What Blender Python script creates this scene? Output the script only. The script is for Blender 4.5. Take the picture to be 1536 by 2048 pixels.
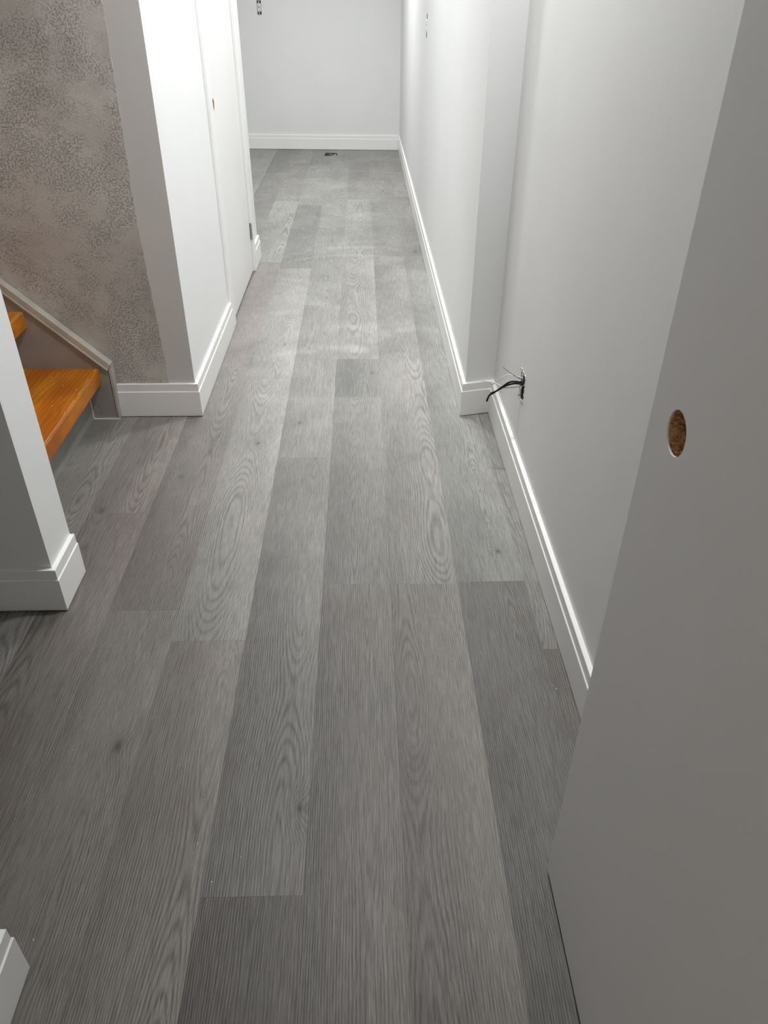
import bpy, bmesh, math, random
from mathutils import Vector, Matrix

for o in list(bpy.data.objects): bpy.data.objects.remove(o, do_unlink=True)
scene = bpy.context.scene
COL = scene.collection

# ------------------------------------------------------------------ camera
F_PX = 1518.5; YAW, PITCH, ROLL = 0.0295046, 0.6019951, 0.0065982
CAM_H = 1.40
cy, sy = math.cos(YAW), math.sin(YAW); cp, sp = math.cos(PITCH), math.sin(PITCH)
fwd = Vector((sy*cp, cy*cp, -sp)); rgt = Vector((cy, -sy, 0)); up = rgt.cross(fwd)
c_, s_ = math.cos(ROLL), math.sin(ROLL)
r2 = c_*rgt + s_*up; u2 = -s_*rgt + c_*up
cam_d = bpy.data.cameras.new('camera'); cam = bpy.data.objects.new('camera', cam_d); COL.objects.link(cam)
cam_d.sensor_fit = 'VERTICAL'; cam_d.sensor_height = 36.0; cam_d.lens = F_PX/2048*36.0
cam_d.clip_start = 0.02
M = Matrix(((r2.x, u2.x, -fwd.x, 0), (r2.y, u2.y, -fwd.y, 0), (r2.z, u2.z, -fwd.z, CAM_H), (0, 0, 0, 1)))
cam.matrix_world = M
scene.camera = cam

# ------------------------------------------------------------------ world, exposure
w = bpy.data.worlds.new('world'); scene.world = w; w.use_nodes = True
w.node_tree.nodes['Background'].inputs[0].default_value = (0.5, 0.5, 0.5, 1)
w.node_tree.nodes['Background'].inputs[1].default_value = 0.0
vs = scene.view_settings
vs.view_transform = 'Standard'; vs.look = 'None'; vs.gamma = 1.0; vs.use_curve_mapping = False
vs.exposure = 0.45
LAMP_COLOR = (0.985, 0.995, 1.0)
# ceiling lamps: x, y, watts
WARM_LAMP = (1.0, 0.80, 0.62)
LAMPS = [(0.11, 3.25, 11.4), (0.21, 1.98, 14.6), (-0.05, 4.6, 13.0), (-0.5, 6.9, 35.0), (-0.2, -1.2, 2.9)]
CEIL = 2.70

# ------------------------------------------------------------------ helpers
def box(bm, x0, x1, y0, y1, z0, z1):
    v = [bm.verts.new(p) for p in ((x0,y0,z0),(x1,y0,z0),(x1,y1,z0),(x0,y1,z0),(x0,y0,z1),(x1,y0,z1),(x1,y1,z1),(x0,y1,z1))]
    for f in ((3,2,1,0),(4,5,6,7),(0,1,5,4),(1,2,6,5),(2,3,7,6),(3,0,4,7)):
        bm.faces.new([v[i] for i in f])

def obj(name, bm, m, parent=None, smooth=False, bevel=0.0):
    bmesh.ops.recalc_face_normals(bm, faces=bm.faces)
    me = bpy.data.meshes.new(name); bm.to_mesh(me); bm.free()
    if smooth:
        for p in me.polygons: p.use_smooth = True
    o = bpy.data.objects.new(name, me); COL.objects.link(o)
    if m is not None: me.materials.append(m)
    if parent is not None: o.parent = parent
    if bevel:
        b = o.modifiers.new('bevel', 'BEVEL'); b.width = bevel; b.segments = 2; b.limit_method = 'ANGLE'
    return o

def boxo(name, dims, m, parent=None, bevel=0.0):
    bm = bmesh.new(); box(bm, *dims); return obj(name, bm, m, parent, bevel=bevel)

def empty(name, loc=(0,0,0)):
    o = bpy.data.objects.new(name, None); COL.objects.link(o); o.location = loc; o.empty_display_size = .05; return o

def tag(o, label=None, cat=None, group=None, kind=None):
    if label: o['label'] = label
    if cat: o['category'] = cat
    if group: o['group'] = group
    if kind: o['kind'] = kind
    return o

def sweep(bm, path, prof, side=1):
    """mitred extrusion of prof [(offset from wall, z)] along wall-face polyline path; side=1 puts it on the left of travel"""
    n = len(path); P = [Vector(p) for p in path]; rings = []
    for i in range(n):
        ds = []
        if i > 0: ds.append((P[i]-P[i-1]).normalized())
        if i < n-1: ds.append((P[i+1]-P[i]).normalized())
        ns = [Vector((-d.y, d.x))*side for d in ds]
        m = sum(ns, Vector((0,0))).normalized(); k = 1/max(.2, m.dot(ns[0]))
        rings.append([bm.verts.new((P[i].x+m.x*k*o, P[i].y+m.y*k*o, z)) for o, z in prof])
    q = len(prof)
    for i in range(n-1):
        for j in range(q):
            a, b = rings[i], rings[i+1]; k = (j+1) % q
            bm.faces.new((a[j], a[k], b[k], b[j]))
    bm.faces.new(rings[0]); bm.faces.new(rings[-1])

def tube(bm, pts, r, seg=8, r_end=None):
    P = [Vector(p) for p in pts]; rings = []
    ref = Vector((0.3, 0.2, 1)).normalized()
    for i, p in enumerate(P):
        d = ((P[min(i+1, len(P)-1)]-P[max(i-1, 0)])).normalized()
        a = d.cross(ref)
        if a.length < 1e-4: a = d.cross(Vector((1,0,0)))
        a.normalize(); b = d.cross(a)
        rr = r if r_end is None else r+(r_end-r)*i/(len(P)-1)
        rings.append([bm.verts.new(p+a*rr*math.cos(t*2*math.pi/seg)+b*rr*math.sin(t*2*math.pi/seg)) for t in range(seg)])
    for i in range(len(P)-1):
        for t in range(seg):
            k = (t+1) % seg
            bm.faces.new((rings[i][t], rings[i][k], rings[i+1][k], rings[i+1][t]))
    bm.faces.new(rings[0]); bm.faces.new(rings[-1])

def catmull(pts, n=8):
    P = [Vector(p) for p in pts]; P = [P[0]*2-P[1]]+P+[P[-1]*2-P[-2]]; out = []
    for i in range(1, len(P)-2):
        for j in range(n):
            t = j/n
            out.append(.5*((2*P[i])+(P[i+1]-P[i-1])*t+(2*P[i-1]-5*P[i]+4*P[i+1]-P[i+2])*t*t+(3*P[i]-P[i-1]-3*P[i+1]+P[i+2])*t**3))
    out.append(P[-2]); return out

def prism(bm, poly, axis, a, b):
    """extrude 2D polygon between a and b along axis ('x': poly is (y,z); 'y': (x,z); 'z': (x,y))"""
    def pt(u, v, t): return {'x': (t,u,v), 'y': (u,t,v), 'z': (u,v,t)}[axis]
    A = [bm.verts.new(pt(u, v, a)) for u, v in poly]; B = [bm.verts.new(pt(u, v, b)) for u, v in poly]
    bm.faces.new(A); bm.faces.new(B[::-1])
    for i in range(len(poly)):
        k = (i+1) % len(poly); bm.faces.new((A[i], A[k], B[k], B[i]))

def slab_holes(bm, axis, a, b, u0, u1, v0, v1, holes):
    """wall slab with rectangular holes; axis 'x': u=y, v=z; axis 'y': u=x, v=z; axis 'z': u=x, v=y; thickness a..b"""
    us = sorted({u0, u1, *[h[0] for h in holes], *[h[1] for h in holes]}); vv = sorted({v0, v1, *[h[2] for h in holes], *[h[3] for h in holes]})
    for i in range(len(us)-1):
        for j in range(len(vv)-1):
            cu, cv = (us[i]+us[i+1])/2, (vv[j]+vv[j+1])/2
            if any(h[0] < cu < h[1] and h[2] < cv < h[3] for h in holes): continue
            d = {'x': (a, b, us[i], us[i+1], vv[j], vv[j+1]), 'y': (us[i], us[i+1], a, b, vv[j], vv[j+1]), 'z': (us[i], us[i+1], vv[j], vv[j+1], a, b)}[axis]
            box(bm, *d)

# ------------------------------------------------------------------ node expressions
class X:
    def __init__(s, nt, sock): s.nt, s.k = nt, sock
    def _m(s, op, *o):
        n = s.nt.nodes.new('ShaderNodeMath'); n.operation = op
        for i, v in enumerate((s,)+o):
            if isinstance(v, X): s.nt.links.new(v.k, n.inputs[i])
            else: n.inputs[i].default_value = v
        return X(s.nt, n.outputs[0])
    def __add__(s, o): return s._m('ADD', o)
    __radd__ = __add__
    def __sub__(s, o): return s._m('SUBTRACT', o)
    def __rsub__(s, o): return (s*-1.0)+o
    def __mul__(s, o): return s._m('MULTIPLY', o)
    __rmul__ = __mul__
    def __truediv__(s, o): return s._m('DIVIDE', o)
    def pw(s, e): return s._m('POWER', e)
    def sqrt(s): return s._m('SQRT')
    def sin(s): return s._m('SINE')
    def cos(s): return s._m('COSINE')
    def exp(s): return s._m('EXPONENT')
    def abs(s): return s._m('ABSOLUTE')
    def mx(s, o): return s._m('MAXIMUM', o)
    def mn(s, o): return s._m('MINIMUM', o)
    def clamp(s):
        r = s._m('ADD', 0.0); r.k.node.use_clamp = True; return r
    def step(s, lo, hi):
        n = s.nt.nodes.new('ShaderNodeMapRange'); n.interpolation_type = 'SMOOTHSTEP'
        s.nt.links.new(s.k, n.inputs['Value']); n.inputs['From Min'].default_value = lo; n.inputs['From Max'].default_value = hi
        return X(s.nt, n.outputs[0])

class Mat:
    def __init__(s, name):
        s.m = bpy.data.materials.new(name); s.m.use_nodes = True; s.nt = s.m.node_tree
        s.b = s.nt.nodes['Principled BSDF']
    def coords(s, out='Object'):
        t = s.nt.nodes.new('ShaderNodeTexCoord'); p = s.nt.nodes.new('ShaderNodeSeparateXYZ')
        s.nt.links.new(t.outputs[out], p.inputs[0]); return [X(s.nt, p.outputs[i]) for i in range(3)]
    def world(s):
        t = s.nt.nodes.new('ShaderNodeNewGeometry'); p = s.nt.nodes.new('ShaderNodeSeparateXYZ')
        s.nt.links.new(t.outputs['Position'], p.inputs[0]); return [X(s.nt, p.outputs[i]) for i in range(3)]
    def attr(s, n):
        t = s.nt.nodes.new('ShaderNodeAttribute'); t.attribute_type = 'OBJECT'; t.attribute_name = n; return X(s.nt, t.outputs['Fac'])
    def val(s, v):
        t = s.nt.nodes.new('ShaderNodeValue'); t.outputs[0].default_value = v; return X(s.nt, t.outputs[0])
    def noise(s, x, y, z, scale=1.0, detail=2.0, rough=0.5, dist=0.0):
        c = s.nt.nodes.new('ShaderNodeCombineXYZ')
        for i, v in enumerate((x, y, z)):
            if isinstance(v, X): s.nt.links.new(v.k, c.inputs[i])
            else: c.inputs[i].default_value = v
        n = s.nt.nodes.new('ShaderNodeTexNoise'); s.nt.links.new(c.outputs[0], n.inputs['Vector'])
        n.inputs['Scale'].default_value = scale; n.inputs['Detail'].default_value = detail; n.inputs['Roughness'].default_value = rough; n.inputs['Distortion'].default_value = dist
        return X(s.nt, n.outputs['Fac'])
    def mix(s, f, a, b):
        n = s.nt.nodes.new('ShaderNodeMix'); n.data_type = 'RGBA'; n.clamp_factor = True
        def put(v, sock):
            if isinstance(v, X): s.nt.links.new(v.k, sock)
            elif isinstance(v, (int, float)): sock.default_value = v
            else: sock.default_value = (*v, 1)
        put(f, n.inputs[0]); put(a, n.inputs[6]); put(b, n.inputs[7]); return X(s.nt, n.outputs[2])
    def scale_col(s, col, f):
        n = s.nt.nodes.new('ShaderNodeVectorMath'); n.operation = 'SCALE'
        s.nt.links.new(col.k, n.inputs[0]); s.nt.links.new(f.k, n.inputs['Scale']); return X(s.nt, n.outputs[0])
    def set(s, color=None, rough=None, spec=None, metal=None):
        for v, k in ((color, 'Base Color'), (rough, 'Roughness'), (spec, 'Specular IOR Level'), (metal, 'Metallic')):
            if v is None: continue
            if isinstance(v, X): s.nt.links.new(v.k, s.b.inputs[k])
            elif isinstance(v, tuple): s.b.inputs[k].default_value = (*v, 1)
            else: s.b.inputs[k].default_value = v
        return s
    def bump(s, h, strength=0.2, dist=0.001):
        n = s.nt.nodes.new('ShaderNodeBump'); n.inputs['Strength'].default_value = strength; n.inputs['Distance'].default_value = dist
        s.nt.links.new(h.k, n.inputs['Height']); s.nt.links.new(n.outputs[0], s.b.inputs['Normal']); return s

def plain(name, col, rough=.5, metal=0.0, spec=.5):
    return Mat(name).set(col, rough, spec, metal).m

def paint(name, col, rough=.5, bs=.08, spec=.5):
    m = Mat(name); x, y, z = m.world()
    n = m.noise(x, y, z, 260, 3); n2 = m.noise(x, y, z, 1.7, 2)
    c = m.mix(n2.step(.35, .65), tuple(v*.985 for v in col), tuple(min(1, v*1.01) for v in col))
    m.set(c, rough, spec); m.bump(n, bs, .0006); return m.m

M_WALL = paint('wall_paint', (.825, .83, .825), .55, .10)
M_TRIM = paint('trim_paint', (.90, .90, .885), .32, .02)
M_DOOR = paint('door_paint', (.85, .845, .835), .42, .10)
M_PRIMER = paint('primer_grey', (.63, .618, .592), .6, .05)
M_BARE = paint('bare_concrete', (.50, .47, .44), .85, .3)
M_BARE2 = paint('bare_block', (.52, .50, .47), .85, .3)
M_CEIL = paint('ceiling_paint', (.88, .88, .865), .8, .1)
M_OLDTRIM = None
M_DARK = plain('dark_void', (.02, .018, .015), .7)
M_METAL = plain('zinc_metal', (.55, .55, .55), .35, 1.0)
M_NICKEL = plain('hinge_nickel', (.45, .44, .42), .3, 1.0)
M_BLACKW = plain('black_wire', (.008, .008, .008), .5, 0.0, .25)
M_WHITEW = plain('white_wire', (.72, .70, .62), .4)
M_COPPER = plain('bare_copper', (.55, .50, .42), .35, .6)
M_PLASTIC = plain('white_plastic', (.83, .83, .81), .3)
M_CRUMB = plain('plaster_crumb', (.85, .84, .80), .8)
M_EDGE = plain('wood_cut_edge', (.30, .20, .11), .7)

def mat_oldtrim():
    m = Mat('old_trim_paint'); x, y, z = m.world()
    n = m.noise(x, y, z, 9, 4, .6); n2 = m.noise(x, y, z, 70, 4, .6)
    c = m.mix(n.step(.35, .7), (.56, .53, .46), (.44, .41, .36))
    m.set(c, .5); m.bump(n2, .25, .001); return m.m
M_OLDTRIM = mat_oldtrim()

def mat_skirt():
    m = Mat('old_stair_paint'); x, y, z = m.world()
    n = m.noise(x, y, z, 6, 4, .6); n2 = m.noise(x*1.0, y, z*3.0, 22, 5, .65, 1.2); n3 = m.noise(x, y, z, 1.7, 2)
    c = m.mix(n.step(.3, .7), (.40, .37, .33), (.32, .29, .255))
    c = m.mix(n2.step(.60, .80)*.4, c, (.24, .20, .17))
    m.set(c, .6); m.bump(n2, .35, .0015); return m.m
M_SKIRT = mat_skirt()

def mat_plaster():
    m = Mat('rough_plaster'); x, y, z = m.world()
    cover = m.noise(x, y, z, 9, 3, .6)
    a = m.noise(x, y, z, 165, 3, .55)
    blobs = a.step(.51, .65)*(cover.step(.40, .62)*.9+.1)
    big = m.noise(x, y, z, 2.6, 4, .55, .4); s2 = m.noise(x+7, y, z, 4.2, 3, .6)
    c = m.mix(big.step(.36, .62), (.49, .462, .425), (.61, .585, .545))
    c = m.mix(s2.step(.55, .70)*.45, c, (.41, .380, .348))
    m.set(c, .75, .3); m.bump(blobs, 1.0, .0042); return m.m
M_PLASTER = mat_plaster()

def mat_osb():
    m = Mat('chipboard_core'); x, y, z = m.coords()
    a = m.noise(x, y, z*1.6, 120, 4, .65, 1.5); b = m.noise(x, y, z, 70, 2, .6)
    c = m.mix(a.step(.35, .65), (.28, .10, .028), (.85, .55, .24))
    c = m.mix(b.step(.5, .7)*.6, c, (.62, .42, .22))
    m.set(c, .8, .2); m.bump(a, 1.0, .003); return m.m
M_OSB = mat_osb()

def mat_tread():
    m = Mat('orange_varnished_pine'); x, y, z = m.world()
    wv = m.noise(x*3, y*1.2, z*3, 1.6, 3)
    ring = ((x*1.0+wv*.16-y*.02)*330.0).sin()
    st = m.noise(x*160, y*7, z*160, 1.0, 3, .6)
    big = m.noise(x*5, y*1.6, z*5, 1.0, 2)
    c = m.mix(big.step(.35, .65), (.78, .29, .014), (.50, .135, .006))
    c = m.mix((ring*.5+.5)*.30+st.step(.4, .75)*.25, c, (.19, .05, .008))
    m.set(c, .34, .3); m.bump(st, .1, .0005); return m.m
M_TREAD = mat_tread()
M_WORN = plain('worn_edge', (.47, .40, .30), .7)

def mat_riser():
    m = Mat('riser_grey'); x, y, z = m.world()
    n = m.noise(x, y, z, 5, 4, .6)
    m.set(m.mix(n.step(.3, .7), (.23, .235, .21), (.32, .315, .28)), .6); return m.m
M_RISER = mat_riser()

def mat_floor():
    m = Mat('grey_oak_plank'); x, y, z = m.coords(); wx, wy, wz = m.world()
    sd = m.attr('seed'); hx = m.attr('heart'); dep = m.attr('depth'); tone = m.attr('tone'); warm = m.attr('warm')
    kx = m.attr('knot_x'); ky = m.attr('knot_y'); ks = m.attr('knot_size')
    # knot field
    dx = x-kx; dy = y-ky
    kd2 = (dx*dx)/(ks*ks)+(dy*dy)/(ks*ks*3.2)
    kf = (kd2*-0.22).exp()
    core = (kd2*-3.0).exp()
    # warped growth-ring field
    w1 = m.noise(x*7, y*1.5, sd, 1.0, 2, .5)-.5
    w2 = m.noise(x*40, y*14, sd+3.0, 1.0, 3, .6)-.5
    dy2 = m.noise(sd*3.1, y*1.15, sd, 1.0, 1, .4)-.5
    xx = x-hx+w1*.030+w2*.0060
    zz = dep+dy2*.24+w1*.02
    r = (xx*xx+zz*zz*.55).sqrt()+kf*.020+w2*.0015
    fr = r*1250.0
    s1 = fr.sin()*.5+.5
    ringline = s1.pw(2.2)
    fine = m.noise(x*430, y*13, sd, 1.0, 3, .65)
    pores = m.noise(x*950, y*34, sd+5, 1.0, 2, .5)
    vis = m.noise(x*9, y*1.3, sd+9, 1.0, 2).step(.30, .62)
    line = ringline*(vis*.72+.24)
    blot = m.noise(x*7, y*1.6, sd+2, 1.0, 3, .55)
    blot2 = m.noise(x*16, y*4.5, sd+12, 1.0, 3, .6)
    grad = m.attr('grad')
    light = m.mix(warm, (.200, .201, .187), (.198, .178, .160))
    dark = m.mix(warm, (.059, .058, .053), (.060, .048, .042))
    f = (line*.46+fine.step(.36, .64)*.46+pores.step(.48, .66)*.20)
    c = m.mix(f.clamp(), light, dark)
    c = m.mix(blot2.step(.52, .76)*.36, c, (.115, .092, .078))
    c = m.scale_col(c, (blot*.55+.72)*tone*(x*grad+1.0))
    c = m.mix(core*.75+kf*.22, c, (.040, .034, .030))
    # dusty film wiped in arcs, plus hall light falloff painted in as lightening
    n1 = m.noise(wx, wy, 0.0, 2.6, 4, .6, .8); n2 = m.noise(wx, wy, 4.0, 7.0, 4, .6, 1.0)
    lit_zone = wy.step(.9, 3.2)*(1.0-wy.step(5.4, 8.8)*.45)
    dust_and_light = (n1.step(.30, .75)*.20+.20)*lit_zone+n2.step(.55, .75)*lit_zone*.08
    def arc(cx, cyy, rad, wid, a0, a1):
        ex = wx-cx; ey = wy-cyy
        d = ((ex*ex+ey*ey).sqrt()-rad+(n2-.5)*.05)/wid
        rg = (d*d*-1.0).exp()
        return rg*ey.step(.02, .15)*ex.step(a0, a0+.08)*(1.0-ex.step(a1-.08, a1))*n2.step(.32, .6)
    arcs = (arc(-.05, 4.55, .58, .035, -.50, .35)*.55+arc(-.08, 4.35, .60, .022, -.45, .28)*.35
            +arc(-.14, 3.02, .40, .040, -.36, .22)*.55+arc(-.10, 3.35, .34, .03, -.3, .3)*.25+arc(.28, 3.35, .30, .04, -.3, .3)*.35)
    dd = (dust_and_light+arcs*.42).clamp()
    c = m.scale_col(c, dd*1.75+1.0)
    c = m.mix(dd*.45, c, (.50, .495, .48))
    hgt = f*-1.0+fine*.6
    m.set(c, (dd*.12+fine*.10+.40), .45); m.bump(hgt, .40, .0012)
    return m.m
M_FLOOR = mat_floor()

# ------------------------------------------------------------------ floor: slab and planks
XL, XR, Y0, Y1 = -2.75, .511, -2.2, 9.05
HOLE = (-.385, -.250, 8.475, 8.675)
bm = bmesh.new(); slab_holes(bm, 'z', -.12, -.0062, XL, 1.2, Y0, Y1, [HOLE])
floor = tag(obj('floor', bm, plain('subfloor', (.12, .11, .10), .9)), 'grey oak-look plank floor running down the hallway', kind='structure')
PW = .193; LX0 = .0685
ROWS = {  # row index k spans LX0+k*PW .. +PW : joints (world y), nearest first
    2: [-.20, 1.405, 3.02, 4.64, 6.26, 7.9], 1: [.06, 1.680, 3.285, 4.93, 6.615, 8.24], 0: [.05, 1.672, 3.284, 4.915, 6.61, 8.2],
    -1: [.05, 1.675, 2.885, 3.283, 4.906, 6.52, 8.15], -2: [-.85, .770, 2.392, 4.01, 5.63, 7.39], -3: [-.17, 1.452, 3.074, 4.666, 6.33, 7.95],
    -4: [-.05, 1.575, 3.203, 4.80, 6.464, 8.08], -5: [.42, 2.045, 3.67, 5.29, 6.91], -6: [-.35, 1.18, 2.80, 4.42, 6.04, 7.66]}
TONE = {(2,1.405):1.12, (2,-.20):.92, (1,1.68):1.10, (1,.06):.84, (1,3.285):1.08, (0,1.672):1.04, (0,.05):.98, (0,3.284):1.0,
        (-1,.05):.92, (-1,1.675):.93, (-1,2.885):.80, (-1,3.283):1.06, (-2,.77):.93, (-2,-.85):.74, (-2,2.392):1.0, (-2,4.01):1.02,
        (-3,1.452):1.14, (-3,-.17):1.02, (-3,3.074):1.08, (-4,1.575):.84, (-4,-.05):.97, (-4,3.203):.86, (-5,2.045):.93, (-5,.42):.86}
WARM = {(-4,1.575):.8, (-4,3.203):.95, (-4,-.05):.7, (-3,-.17):.7, (-3,1.452):.3, (-2,-.85):.75, (-5,2.045):.85, (-5,.42):.9, (-1,.05):.6, (0,.05):.7, (1,.06):.4, (-2,.77):.4}
HEART = {(-1,1.675):(-.01,.02), (-2,.77):(.04,.03), (-2,2.392):(-.04,.03), (-1,.05):(.03,.03), (0,.05):(-.06,.05), (1,.06):(.04,.03), (1,1.68):(.03,.03), (0,3.284):(.02,.03)}
KNOTS = {(-4,1.575):(-.640,2.268,.016), (-5,2.045):(-.858,2.06,.017), (-4,-.05):(-.56,1.12,.016), (-2,.77):(-.143,.955,.012), (-1,2.885):(.034,3.13,.018),
         (-2,2.392):(-.255,2.66,.013), (-3,1.452):(-.40,2.50,.011), (1,3.285):(.335,4.98,.02), (1,4.93):(.34,5.02,.022), (1,1.68):(.40,1.82,.010)}
rnd = random.Random(11); plank_mesh = {}
def plank_bm(hw, hl, notch=None):
    """bevelled plank, origin on its top face"""
    g = .00005; b = .00015
    bm = bmesh.new()
    if notch is None:
        A = [(-hw+g,-hl+g),(hw-g,-hl+g),(hw-g,hl-g),(-hw+g,hl-g)]
        Tn = [(-hw+g+b,-hl+g+b),(hw-g-b,-hl+g+b),(hw-g-b,hl-g-b),(-hw+g+b,hl-g-b)]
        lo = [bm.verts.new((*p, -.006)) for p in A]; mi = [bm.verts.new((*p, -.00012)) for p in A]; tp = [bm.verts.new((*p, 0)) for p in Tn]
        bm.faces.new(tp); bm.faces.new(lo[::-1])
        for i in range(4):
            k = (i+1) % 4
            bm.faces.new((lo[i], lo[k], mi[k], mi[i])); bm.faces.new((mi[i], mi[k], tp[k], tp[i]))
    else:
        prism(bm, notch, 'z', -.006, 0)
    return bm
for k in range(-15, 3):
    xa = LX0+k*PW; xb = xa+PW
    if k == 2: xb = .514
    js = ROWS.get(k) or [(-1.6+((k*37) % 17)*.095)+i*1.622 for i in range(8)]
    js = [j for j in js]
    ends = [Y0]+[j for j in js if j > Y0+.05]+[Y1-.02]
    for a, b in zip(ends[:-1], ends[1:]):
        if b-a < .05: continue
        xc, yc = (xa+xb)/2, (a+b)/2; hw, hl = (xb-xa)/2, (b-a)/2
        notch = None
        if a < HOLE[2] and b > HOLE[3] and xa < HOLE[1] and xb > HOLE[0]:
            h0, h1, h2, h3 = max(HOLE[0], xa)-xc, min(HOLE[1], xb)-xc, HOLE[2]-yc, HOLE[3]-yc
            if HOLE[0] > xa: notch = [(-hw,-hl),(hw,-hl),(hw,h2+.01),(h0+.02,h2),(h0,h2+.03),(h0+.006,h3),(hw,h3-.008),(hw,hl),(-hw,hl)]
            else: notch = [(-hw,-hl),(hw,-hl),(hw,hl),(-hw,hl),(-hw,h3-.008),(h1-.012,h3-.02),(h1,h2+.06),(h1-.03,h2+.02),(-hw,h2+.01)]
        key = (round(hw, 4), round(hl, 4))
        if notch is None and key in plank_mesh:
            o = bpy.data.objects.new('plank', plank_mesh[key]); COL.objects.link(o); o.parent = floor
        else:
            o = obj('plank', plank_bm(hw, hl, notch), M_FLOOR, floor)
            if notch is None: plank_mesh[key] = o.data
        o.location = (xc, yc, 0)
        kk = (k, a)
        o['seed'] = rnd.uniform(0, 60); hd = HEART.get(kk) or (rnd.uniform(-.07, .07), rnd.choice([.02, .03, .05, .10, .16]))
        o['heart'], o['depth'] = hd
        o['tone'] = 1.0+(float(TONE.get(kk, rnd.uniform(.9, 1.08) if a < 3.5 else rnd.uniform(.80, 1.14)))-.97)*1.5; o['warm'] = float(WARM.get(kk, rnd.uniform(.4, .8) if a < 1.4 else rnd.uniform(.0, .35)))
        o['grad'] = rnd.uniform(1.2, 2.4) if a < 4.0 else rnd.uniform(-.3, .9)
        kn = KNOTS.get(kk)
        if kn: o['knot_x'], o['knot_y'], o['knot_size'] = kn[0]-xc, kn[1]-yc, kn[2]
        else: o['knot_x'], o['knot_y'], o['knot_size'] = 5.0, 5.0, .01
# floor opening lining
ho = tag(empty('floor_opening', ((HOLE[0]+HOLE[1])/2, (HOLE[2]+HOLE[3])/2, -.25)), 'small dark cut-out in the floor in front of the far baseboard', 'floor opening')
def loc_box(name, d, m, par):
    l = par.location; return boxo(name, (d[0]-l.x, d[1]-l.x, d[2]-l.y, d[3]-l.y, d[4]-l.z, d[5]-l.z), m, par)
h0, h1, h2, h3 = HOLE
loc_box('duct_floor', (h0, h1, h2, h3, -.25, -.245), M_DARK, ho)
loc_box('duct_side', (h0-.004, h0, h2, h3, -.245, -.006), M_DARK, ho); loc_box('duct_side', (h1, h1+.004, h2, h3, -.245, -.006), M_DARK, ho)
loc_box('duct_side', (h0, h1, h2-.004, h2, -.245, -.006), M_DARK, ho); loc_box('duct_side', (h0, h1, h3, h3+.004, -.245, -.06), M_DARK, ho)
loc_box('cut_edge', (h0+.045, h1-.055, h3-.012, h3+.004, -.045, -.008), M_EDGE, ho)
bm = bmesh.new(); prism(bm, [(.012,-.05),(.05,-.02),(.055,.05),(.03,.06)], 'z', .215, .243)
obj('torn_flap', bm, plain('torn_membrane', (.25, .27, .20), .7), ho)

# ------------------------------------------------------------------ walls
WX_L, WX_H, WX_R = -.658, .396, .511     # left hall face, right hall face, recess face
def wall(name, parts, m=M_WALL, label=None, holes=None):
    bm = bmesh.new()
    for p in parts: box(bm, *p)
    return tag(obj(name, bm, m), label, kind='structure')

# right hallway wall (thickened part beyond the recess) and recess wall
OUT_R = (5.355, 5.425, 1.165, 1.288)     # outlet opening, hall wall (y,z)
BOX_R = (2.205, 2.280, .300, .392)       # rough-in box, recess wall
bm = bmesh.new(); slab_holes(bm, 'x', WX_H, WX_H+.10, 2.84, 9.0, 0, CEIL, [OUT_R])
prism(bm, [(WX_H, 2.724), (WX_R+.001, 2.752), (WX_R+.001, 2.84), (WX_H, 2.84)], 'z', 0, CEIL)
box(bm, WX_H+.10, WX_R+.1, 2.84, 9.0, 0, CEIL)
wall_r = tag(obj('wall_right', bm, M_WALL), 'white painted hallway wall on the right, standing proud of the near wall', kind='structure')
bm = bmesh.new(); slab_holes(bm, 'x', WX_R, WX_R+.10, Y0, 2.80, 0, CEIL, [BOX_R])
box(bm, WX_R+.10, WX_R+.14, Y0, 2.80, 0, CEIL)
wall_rec = tag(obj('wall_right_recess', bm, M_WALL), 'white painted wall on the right behind the open door', kind='structure')
# far wall, a few degrees off square
BA, BB = Vector((-2.75, 8.980)), Vector((.396, 8.822))
OUT_B = (-1.012, -.958)
def back_y(x): return BA.y+(BB.y-BA.y)*(x-BA.x)/(BB.x-BA.x)
ang = math.atan2(BB.y-BA.y, BB.x-BA.x)
bm = bmesh.new(); slab_holes(bm, 'y', 0, .10, 0, 3.35, 0, CEIL, [(-.985-.0185-BA.x, -.985+.0225-BA.x, 1.195, 1.318)]); box(bm, 0, 3.35, .10, .14, 0, CEIL)
wall_b = obj('wall_back', bm, M_WALL); wall_b.location = (BA.x, BA.y, 0); wall_b.rotation_euler.z = ang
tag(wall_b, 'pale grey-white far wall closing the hallway', kind='structure')
# left hallway wall with the flush door (opening 3.735..4.60)
DY0, DY1, DH = 3.745, 4.605, 2.05
T = .12
wall_l = wall('wall_left', [(WX_L-T, WX_L, 2.736, DY0-.02, 0, CEIL), (WX_L-T, WX_L, DY1+.02, 4.885, 0, CEIL), (WX_L-T, WX_L, DY0-.02, DY1+.02, DH+.02, CEIL)], label='white hallway wall on the left holding the flush door')
# stair side wall: rough plaster face with the smooth primer strip at its end
wall_s = wall('wall_stair_far', [(XL, WX_L-.10, 2.7375, 2.84, 0, CEIL)], M_PRIMER, 'grey stair wall facing the camera, rough plaster beside a smooth strip')
boxo('smooth_strip', (-.80, WX_L-.0004, 2.7355, 2.7378, 0, CEIL), M_PRIMER, wall_s)
rw = random.Random(3); edge = []
for i in range(121):
    z = CEIL*i/120
    xs = -.757 if z < .2 else (-.757-(min(z, .75)-.2)/.55*.018 if z < .75 else -.775+(min(z, 1.5)-.75)/.75*.012)
    edge.append((xs+rw.uniform(-.0022, .0022), z))
bm = bmesh.new(); poly = [(XL, 0)]+edge+[(XL, CEIL)]
prism(bm, poly, 'y', 2.7330, 2.7379)
obj('plaster_skin', bm, M_PLASTER, wall_s, bevel=.0012)
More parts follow.
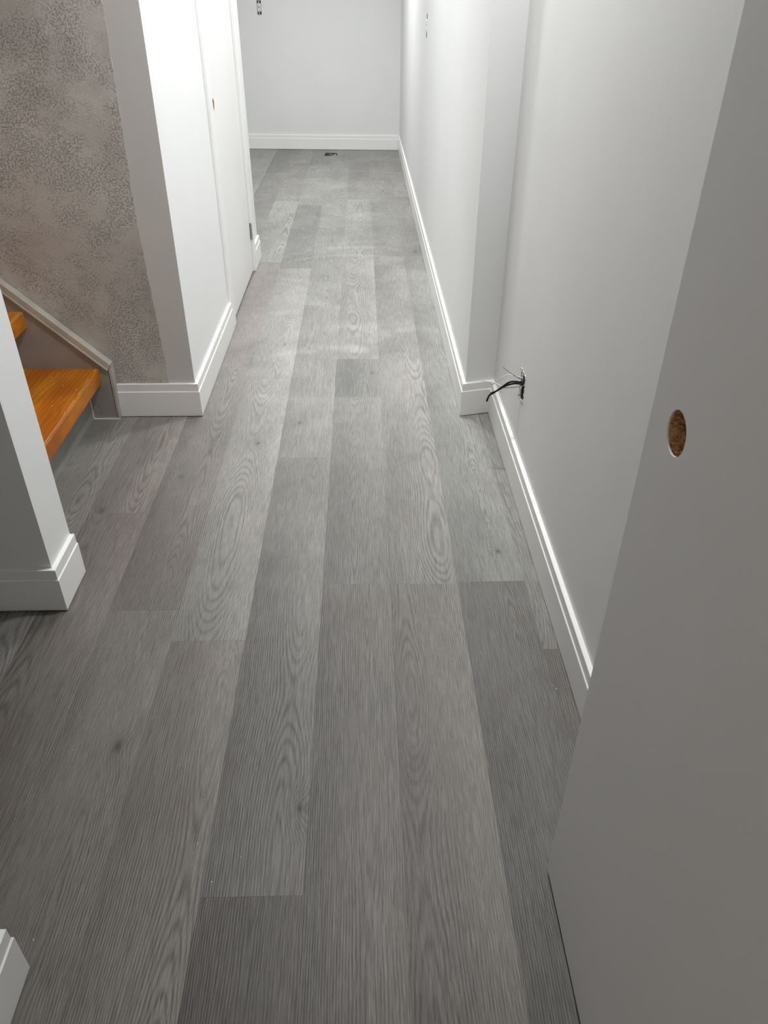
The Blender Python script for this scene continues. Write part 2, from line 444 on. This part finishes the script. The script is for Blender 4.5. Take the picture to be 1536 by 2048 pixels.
# stub wall between stairs and near hall (its end face is the white strip on the left)
wall_p = wall('wall_stair_near', [(XL, -.830, 1.591, 1.743, 0, CEIL)], label='white stub wall end beside the stairs')
# near left wall end, entry wall, left room and enclosing walls
wall_n = wall('wall_entry_left', [(-.734, -.604, Y0, .637, 0, CEIL)], label='white wall end at the lower left corner')
wall('wall_side_room', [(XL, -.734, .50, .637, 0, CEIL)], M_BARE2)
wall('wall_front', [(-.604, WX_R, Y0-.12, Y0, 0, CEIL)], M_BARE)
wall('wall_outer_left', [(XL-.12, XL, .5, 9.1, 0, CEIL)], M_BARE2)
wall('wall_far_room', [(XL, WX_L-T, 4.765, 4.885, 0, CEIL)])
wall('ceiling', [(XL-.12, .75, Y0-.12, 9.2, CEIL, CEIL+.1)], M_CEIL)
# doorway the photographer stands in
wall('wall_entry_right', [(.418, WX_R, -.10, .02, 0, CEIL), (-.604, -.43, -.10, .02, 0, CEIL), (-.43, .418, -.10, .02, 2.06, CEIL)])

# ------------------------------------------------------------------ baseboards
PROF = [(0, .0028), (.015, .0028), (.0155, .004), (.0155, .1055), (.0125, .1085), (.0125, .1375), (.0115, .1385), (0, .1385)]
def baseboard(name, path, side, label):
    bm = bmesh.new(); sweep(bm, path, PROF, side)
    return tag(obj(name, bm, M_TRIM), label, kind='structure')
baseboard('baseboard_left', [(-.962, 2.7355), (WX_L, 2.7355), (WX_L, 3.655)], -1, 'white stepped baseboard wrapping the left wall corner')
baseboard('baseboard_left_far', [(WX_L, 4.672), (WX_L, 4.885), (-2.6, 4.885)], -1, 'short white baseboard past the flush door')
baseboard('baseboard_right', [(WX_H, back_y(WX_H)-.001), (WX_H, 2.724), (WX_R, 2.752), (WX_R, .03)], -1, 'long white stepped baseboard along the right walls')
baseboard('baseboard_back', [(-2.7, back_y(-2.7)), (WX_H-.0005, back_y(WX_H))], -1, 'white baseboard under the far wall')
baseboard('baseboard_stub', [(-2.7, 1.591), (-.830, 1.591), (-.830, 1.7432)], -1, 'white baseboard wrapping the stub wall end by the stairs')
baseboard('baseboard_entry', [(-.604, .03), (-.604, .637), (-2.6, .637)], -1, 'white baseboard corner at the lower left edge')

# ------------------------------------------------------------------ flush door in the left wall
JX = WX_L
trim1 = tag(empty('trim_1', (WX_L, 4.17, 0)), 'white casing around the flush door', kind='structure')
def tb(name, d, m, par, bevel=0):
    l = par.location; return boxo(name, (d[0]-l.x, d[1]-l.x, d[2]-l.y, d[3]-l.y, d[4]-l.z, d[5]-l.z), m, par, bevel)
tb('casing', (JX+.0002, JX+.0135, 3.656, 3.738, 0.002, DH+.09), M_TRIM, trim1, .0015)
tb('casing', (JX+.0002, JX+.0135, 4.612, 4.672, 0.002, DH+.09), M_TRIM, trim1, .0015)
tb('casing', (JX+.0002, JX+.0135, 3.7385, 4.6115, DH+.012, DH+.09), M_TRIM, trim1, .0015)
tb('jamb', (JX-T, JX+.0002, 3.726, DY0-.004, 0.002, DH+.018), M_TRIM, trim1); tb('jamb', (JX-T, JX+.0002, DY1+.001, DY1+.019, 0.002, DH+.018), M_TRIM, trim1)
tb('jamb', (JX-T, JX+.0002, DY0-.0035, DY1+.0005, DH+.004, DH+.018), M_TRIM, trim1)

def door_slab(name, wdt, hgt, thk, hole_u, hole_v, hole_r, m):
    """slab in local coords: u along +y from free edge, thickness -x..0 , z up; with a bored lock hole"""
    bm = bmesh.new(); N = 40; faces = []
    def ring(x):
        out = [bm.verts.new((x, u, v)) for u, v in ((0,0),(wdt,0),(wdt,hgt),(0,hgt))]
        cir = [bm.verts.new((x, hole_u+hole_r*math.cos(2*math.pi*i/N), hole_v+hole_r*math.sin(2*math.pi*i/N))) for i in range(N)]
        es = [bm.edges.new((L[i], L[(i+1) % len(L)])) for L in (out, cir) for i in range(len(L))]
        bmesh.ops.triangle_fill(bm, use_beauty=True, use_dissolve=False, edges=es)
        return out, cir
    o1, c1 = ring(0); o2, c2 = ring(-thk)
    for i in range(4): bm.faces.new((o1[i], o1[(i+1) % 4], o2[(i+1) % 4], o2[i]))
    d = obj(name, bm, m)
    bm = bmesh.new(); A = []; B = []   # bored core: inner tube, slightly ragged
    rr = random.Random(5)
    L = []
    for j in range(7):
        x = -.0022-(thk-.0044)*j/6
        L.append([bm.verts.new((x, hole_u+(hole_r+rr.uniform(-.0006, .0012)*(0 < j < 6))*math.cos(2*math.pi*i/N), hole_v+(hole_r+rr.uniform(-.0006, .0012)*(0 < j < 6))*math.sin(2*math.pi*i/N))) for i in range(N)])
    for j in range(6):
        for i in range(N): bm.faces.new((L[j][i], L[j][(i+1) % N], L[j+1][(i+1) % N], L[j+1][i]))
    obj('bored_core', bm, M_OSB, d)
    bm = bmesh.new()                   # skin edge of the bore
    for xa, xb in ((0, -.0022), (-thk+.0022, -thk)):
        a = [bm.verts.new((xa, hole_u+hole_r*math.cos(2*math.pi*i/N), hole_v+hole_r*math.sin(2*math.pi*i/N))) for i in range(N)]
        b = [bm.verts.new((xb, hole_u+hole_r*math.cos(2*math.pi*i/N), hole_v+hole_r*math.sin(2*math.pi*i/N))) for i in range(N)]
        for i in range(N): bm.faces.new((a[i], a[(i+1) % N], b[(i+1) % N], b[i]))
    obj('bore_skin', bm, m, d)
    return d
d1 = door_slab('door_1', DY1-DY0-.006, DH-.012, .035, .088, .962, .027, M_DOOR)
d1.location = (JX-.001, DY0+.001, .012)
tag(d1, 'flush white door in the left wall with an empty lock hole', kind='structure')
def hinge(zc):
    l = d1.location; h = empty('hinge'); h.parent = d1; h.location = (JX+.006-l.x, DY1+.001-l.y, zc-l.z)
    bm = bmesh.new()
    for j in range(5):
        tube(bm, [(0, 0, -.045+j*.018+.0006), (0, 0, -.045+j*.018+.0174)], .0060, 12)
    o = obj('hinge_barrel', bm, M_NICKEL, d1, smooth=False); o.location = h.location
    bpy.data.objects.remove(h)
    bm = bmesh.new(); box(bm, -.0065, -.0055, -.008, .004, -.045, .045); q = obj('hinge_leaf', bm, M_NICKEL, d1); q.location = (JX+.0062-l.x, DY1+.001-l.y, zc-l.z)
hinge(.235); hinge(1.83)

# ------------------------------------------------------------------ near open door on the right
P0 = Vector((.3425, .807)); dirn = Vector((.0704, -.9975))
d2 = door_slab('door_2', .76, 2.03, .035, .0785, .988, .0262, M_DOOR)
# local +y runs from the free edge towards the hinge; front face (x=0) must look to -x
d2.matrix_world = Matrix.Translation((P0.x, P0.y, .012)) @ Matrix(((-dirn.y*-1, dirn.x, 0, 0), (dirn.x, dirn.y, 0, 0), (0, 0, 1, 0), (0, 0, 0, 1)))
tag(d2, 'white flush door standing open at the right edge with a round lock hole', kind='structure')

# ------------------------------------------------------------------ stairs
st = tag(empty('staircase', (-1.066, 2.2, 0)), 'orange varnished wooden stairs with grey risers climbing to the left', 'stairs')
RISE, GO, TH = .2185, .2235, .058
for i in range(7):
    zt = .214+RISE*i if i else .214; zt = .214+.2225*i
    xn = -1.0055-.2240*i
    bm = bmesh.new(); l = st.location
    prism(bm, [(xn-l.x, zt-TH), (xn-l.x, zt-.003), (xn-.003-l.x, zt), (xn-.30-l.x, zt), (xn-.30-l.x, zt-TH)], 'y', 1.7435-l.y, 2.7025-l.y)
    t = obj('tread', bm, M_TREAD, st)
    # worn line along the nosing
    bm = bmesh.new(); rr = random.Random(i); y = 1.75
    while y < 2.69:
        ln = rr.uniform(.012, .05); wd = rr.uniform(.003, .0065)
        if rr.random() < .85: prism(bm, [(xn-.0005-l.x, zt-.003), (xn-l.x+.0003, zt-.0035), (xn-.0028-wd-l.x, zt+.0007), (xn-.003-wd-l.x, zt-.0005)], 'y', y-l.y, min(2.70, y+ln)-l.y)
        y += ln
    tag(obj('worn_nosing', bm, M_WORN, t), kind='stuff')
    z0 = 0.0015 if i == 0 else .214+.2225*(i-1)
    tb('riser', (xn-.080, xn-.060, 1.7435, 2.7025, z0, zt-TH), M_RISER, st)

# stair skirt board on the plaster wall with cap moulding
sk = tag(empty('trim_2', (-.97, 2.7325, 0)), 'aged cream skirt board with a sloping cap along the stairs', kind='structure')
l = sk.location
def sk_prism(name, poly, y0, y1, m, bevel=0):
    bm = bmesh.new(); prism(bm, [(u-l.x, v) for u, v in poly], 'y', y0-l.y, y1-l.y); return obj(name, bm, m, sk, bevel=bevel)
slope = (.515-.208)/(1.290-.970)   # rise per metre of run
x1 = -2.70
def cap_z(x, off): return .208+off+slope*(-.970-x)
sk_prism('skirt_board', [(-.973, .002), (-.973, .206), (x1, cap_z(x1, -.003)), (x1, .002)], 2.7030, 2.7329, M_SKIRT)
sk_prism('cap_moulding', [(-.9705, .207), (-.9545, .230), (x1, cap_z(x1, .037)), (x1, cap_z(x1, .0))], 2.6985, 2.7329, M_OLDTRIM, .004)
sk_prism('cap_bead', [(-.9730, .2045), (-.9690, .2105), (x1, cap_z(x1, .0055)), (x1, cap_z(x1, -.006))], 2.6955, 2.7030, M_OLDTRIM, .002)
sk_prism('end_moulding', [(-.9728, .002), (-.9605, .002), (-.9545, .2295), (-.9702, .2065)], 2.7010, 2.7329, M_OLDTRIM, .003)
sk_prism('caulk_line', [(-1.064, .0003), (-.962, .0003), (-.962, .0045), (-1.064, .0045)], 2.6990, 2.7030, M_TRIM)
sk_prism('caulk_upright', [(-1.0655, .0045), (-1.0620, .0045), (-1.0620, .10), (-1.0655, .10)], 2.7005, 2.7030, M_TRIM)
for (px, pz) in ((-1.035, .055), (-1.033, .028)):
    bm = bmesh.new(); tube(bm, [(px-l.x, 2.7026-l.y, pz), (px-l.x, 2.7034-l.y, pz)], .0018, 8); obj('nail_hole', bm, M_DARK, sk)

# ------------------------------------------------------------------ electrical things
def receptacle(name, loc, rotz, label, group):
    """duplex receptacle set in an open wall box; local -y faces the room"""
    e = empty(name, loc); e.rotation_euler.z = rotz
    bm = bmesh.new(); box(bm, -.027, .027, .045, .048, -.0615, .0615)
    for s in (-1, 1):
        box(bm, s*.0268-.001, s*.0268+.001, .002, .047, -.0615, .0615)
    box(bm, -.027, .027, .002, .047, .0605, .0615); box(bm, -.027, .027, .002, .047, -.0615, -.0605)
    obj('wall_box', bm, M_DARK, e)
    bm = bmesh.new(); box(bm, -.0085, .0085, -.0015, .0005, -.054, .054)
    box(bm, -.020, .020, -.0015, .0005, -.060, -.0535); box(bm, -.020, .020, -.0015, .0005, .0535, .060)
    obj('yoke', bm, M_METAL, e)
    bm = bmesh.new(); box(bm, -.0165, .0165, -.001, .030, -.0345, .0345); body = obj('body', bm, M_PLASTIC, e, bevel=.002)
    for s in (-1, 1):
        bm = bmesh.new(); n = 20
        poly = [(max(-.0155, min(.0155, .0172*math.cos(2*math.pi*i/n))), s*.0195+.0142*math.sin(2*math.pi*i/n)) for i in range(n)]
        prism(bm, poly, 'y', -.0045, -.001); f = obj('outlet_face', bm, M_PLASTIC, e)
        for dx_, hh in ((-.0063, .0042), (.0063, .0034)):
            bm = bmesh.new(); box(bm, dx_-.0011, dx_+.0011, -.0048, -.0040, s*.0195+.0045-hh, s*.0195+.0045+hh); obj('slot', bm, M_DARK, f)
        bm = bmesh.new(); tube(bm, [(0, -.0048, s*.0195-.0075), (0, -.0040, s*.0195-.0075)], .0026, 10); obj('ground_hole', bm, M_DARK, f)
    return tag(e, label, 'outlet', group)
receptacle('electrical_outlet', (-.985, back_y(-.985)+.0, 1.2565), ang, 'white duplex outlet without cover plate on the far wall', 'bare outlets')
receptacle('electrical_outlet', (WX_H, 5.39, 1.2265), -math.pi/2, 'white duplex outlet without cover plate on the right hallway wall', 'bare outlets')

# rough-in box with loose wires in the recess wall
wb = tag(empty('junction_box', (WX_R, 2.2425, .346)), 'open wall box with loose black and white wires above the right baseboard', 'wall box')
l2 = wb.location
bm = bmesh.new(); y0, y1, z0, z1 = -.0372, .0372, -.0457, .0457
box(bm, .046, .048, y0, y1, z0, z1); box(bm, .002, .047, y0, y0+.0015, z0, z1); box(bm, .002, .047, y1-.0015, y1, z0, z1)
box(bm, .002, .047, y0, y1, z0, z0+.0015); box(bm, .002, .047, y0, y1, z1-.0015, z1)
obj('box_shell', bm, plain('galvanised', (.22, .22, .23), .45, .7), wb)
bm = bmesh.new(); box(bm, -.0015, .003, .004, .022, .014, .040); obj('box_ear', bm, M_METAL, wb, bevel=.002)
bm = bmesh.new(); box(bm, -.001, .003, .012, .034, -.040, -.012); obj('box_tab', bm, plain('torn_paper', (.55, .50, .44), .8), wb, bevel=.002)
bm = bmesh.new(); rr = random.Random(8)         # ragged cut gypsum edge
for i in range(46):
    t = rr.random()
    if i % 4 == 0: yy, zz = y0+t*(y1-y0), z1
    elif i % 4 == 1: yy, zz = y0+t*(y1-y0), z0
    elif i % 4 == 2: yy, zz = y1, z0+t*(z1-z0)
    else: yy, zz = y0, z0+t*(z1-z0)
    a, b = rr.uniform(.002, .005), rr.uniform(.002, .006); box(bm, -.0015, .0004, yy-a, yy+a, zz-b, zz+b)
obj('torn_rim', bm, M_CRUMB, wb)
def wire(name, pts, r, m):
    bm = bmesh.new(); tube(bm, catmull([(a-l2.x, b-l2.y, c-l2.z) for a, b, c in pts], 8), r, 8); return obj(name, bm, m, wb, smooth=True)
wire('black_wire', [(.548, 2.238, .360), (.511, 2.240, .360), (.490, 2.245, .362), (.470, 2.255, .355), (.448, 2.262, .334), (.425, 2.268, .312), (.412, 2.270, .302), (.404, 2.268, .281)], .0030, M_BLACKW)
wire('black_wire', [(.548, 2.232, .358), (.511, 2.234, .358), (.488, 2.242, .357), (.468, 2.250, .349), (.448, 2.260, .333), (.430, 2.265, .318), (.416, 2.272, .308)], .0030, M_BLACKW)
wire('white_wire', [(.545, 2.244, .372), (.511, 2.248, .373), (.485, 2.262, .375), (.460, 2.272, .372), (.440, 2.276, .352), (.425, 2.300, .327)], .0016, M_WHITEW)
wire('white_wire', [(.545, 2.235, .352), (.511, 2.238, .350), (.480, 2.252, .338), (.452, 2.262, .334), (.432, 2.285, .338), (.402, 2.395, .298)], .0019, M_WHITEW)
wire('bare_wire', [(.545, 2.240, .366), (.511, 2.240, .370), (.485, 2.232, .386), (.460, 2.220, .406), (.436, 2.208, .428)], .0014, M_COPPER)
# pencil line running down from the box
bm = bmesh.new(); box(bm, WX_R-.0003, WX_R+.0003, 2.2395, 2.2415, .172, .298)
obj('pencil_line', bm, plain('pencil', (.52, .52, .50), .7), wall_rec)

# ------------------------------------------------------------------ crumbs of plaster on the floor and treads
rr = random.Random(21); bm = bmesh.new()
def crumb(x, y, z, s):
    v = [bm.verts.new((x+s*rr.uniform(.5, 1)*math.cos(a), y+s*rr.uniform(.5, 1)*math.sin(a), z+.0003)) for a in [i*1.2566+rr.uniform(-.3, .3) for i in range(5)]]
    tpt = bm.verts.new((x, y, z+s*.8))
    for i in range(5): bm.faces.new((v[i], v[(i+1) % 5], tpt))
    bm.faces.new(v)
for x, y in ((-.56, 2.50), (-.43, 2.31), (.245, 1.672), (.245, 1.666), (-.062, 1.93), (.455, 1.28), (.46, 1.27), (-.86, 2.722), (-.855, 2.70), (-.345, .86), (-.34, .88), (-.30, .80), (-.25, .85), (-.60, .70), (-.64, 2.72), (.07, 3.83), (-.025, 3.93)):
    crumb(x, y, 0, rr.uniform(.0012, .0026))
for i in range(70):
    x = rr.uniform(-.85, .48); y = rr.uniform(.5, 3.0)
    crumb(x, y, 0, rr.uniform(.0005, .0012))
for i in range(16):
    crumb(-1.03-rr.random()*.16, rr.uniform(2.25, 2.66), .214, rr.uniform(.0016, .0034))
tag(obj('plaster_crumbs', bm, M_CRUMB), 'scattered tiny white plaster crumbs on floor and stair', 'crumbs', kind='stuff')

# ------------------------------------------------------------------ ceiling lamps (recessed discs)
M_LENS = bpy.data.materials.new('lamp_lens'); M_LENS.use_nodes = True
b = M_LENS.node_tree.nodes['Principled BSDF']; b.inputs['Emission Color'].default_value = (*LAMP_COLOR, 1); b.inputs['Emission Strength'].default_value = 4.0
for i, (x, y, wt) in enumerate(LAMPS):
    e = empty('recessed_light', (x, y, CEIL)); tag(e, 'round recessed ceiling light ' + ['in the hallway before the flush door', 'in front of the stair stub wall', 'beside the far end of the flush door', 'in the room before the far wall', 'in the room behind the open door'][i], 'ceiling light', 'recessed ceiling lights')
    bm = bmesh.new(); n = 32
    R = [[bm.verts.new((r*math.cos(2*math.pi*t/n), r*math.sin(2*math.pi*t/n), z)) for t in range(n)] for r, z in ((.085, -.0005), (.083, -.006), (.066, -.008), (.064, -.003))]
    for a, c in zip(R[:-1], R[1:]):
        for t in range(n): bm.faces.new((a[t], a[(t+1) % n], c[(t+1) % n], c[t]))
    obj('trim_ring', bm, M_PLASTIC, e, smooth=True)
    bm = bmesh.new(); bm.faces.new([bm.verts.new((.0645*math.cos(2*math.pi*t/n), .0645*math.sin(2*math.pi*t/n), -.003)) for t in range(n)])
    obj('lens', bm, M_LENS, e)
    ld = bpy.data.lights.new('lamp_glow', 'AREA'); ld.shape = 'DISK'; ld.size = .125; ld.energy = wt; ld.spread = math.radians(145); ld.color = WARM_LAMP if i == 4 else LAMP_COLOR
    lo = bpy.data.objects.new('lamp_glow', ld); COL.objects.link(lo); lo.location = (0, 0, -.010); lo.parent = e
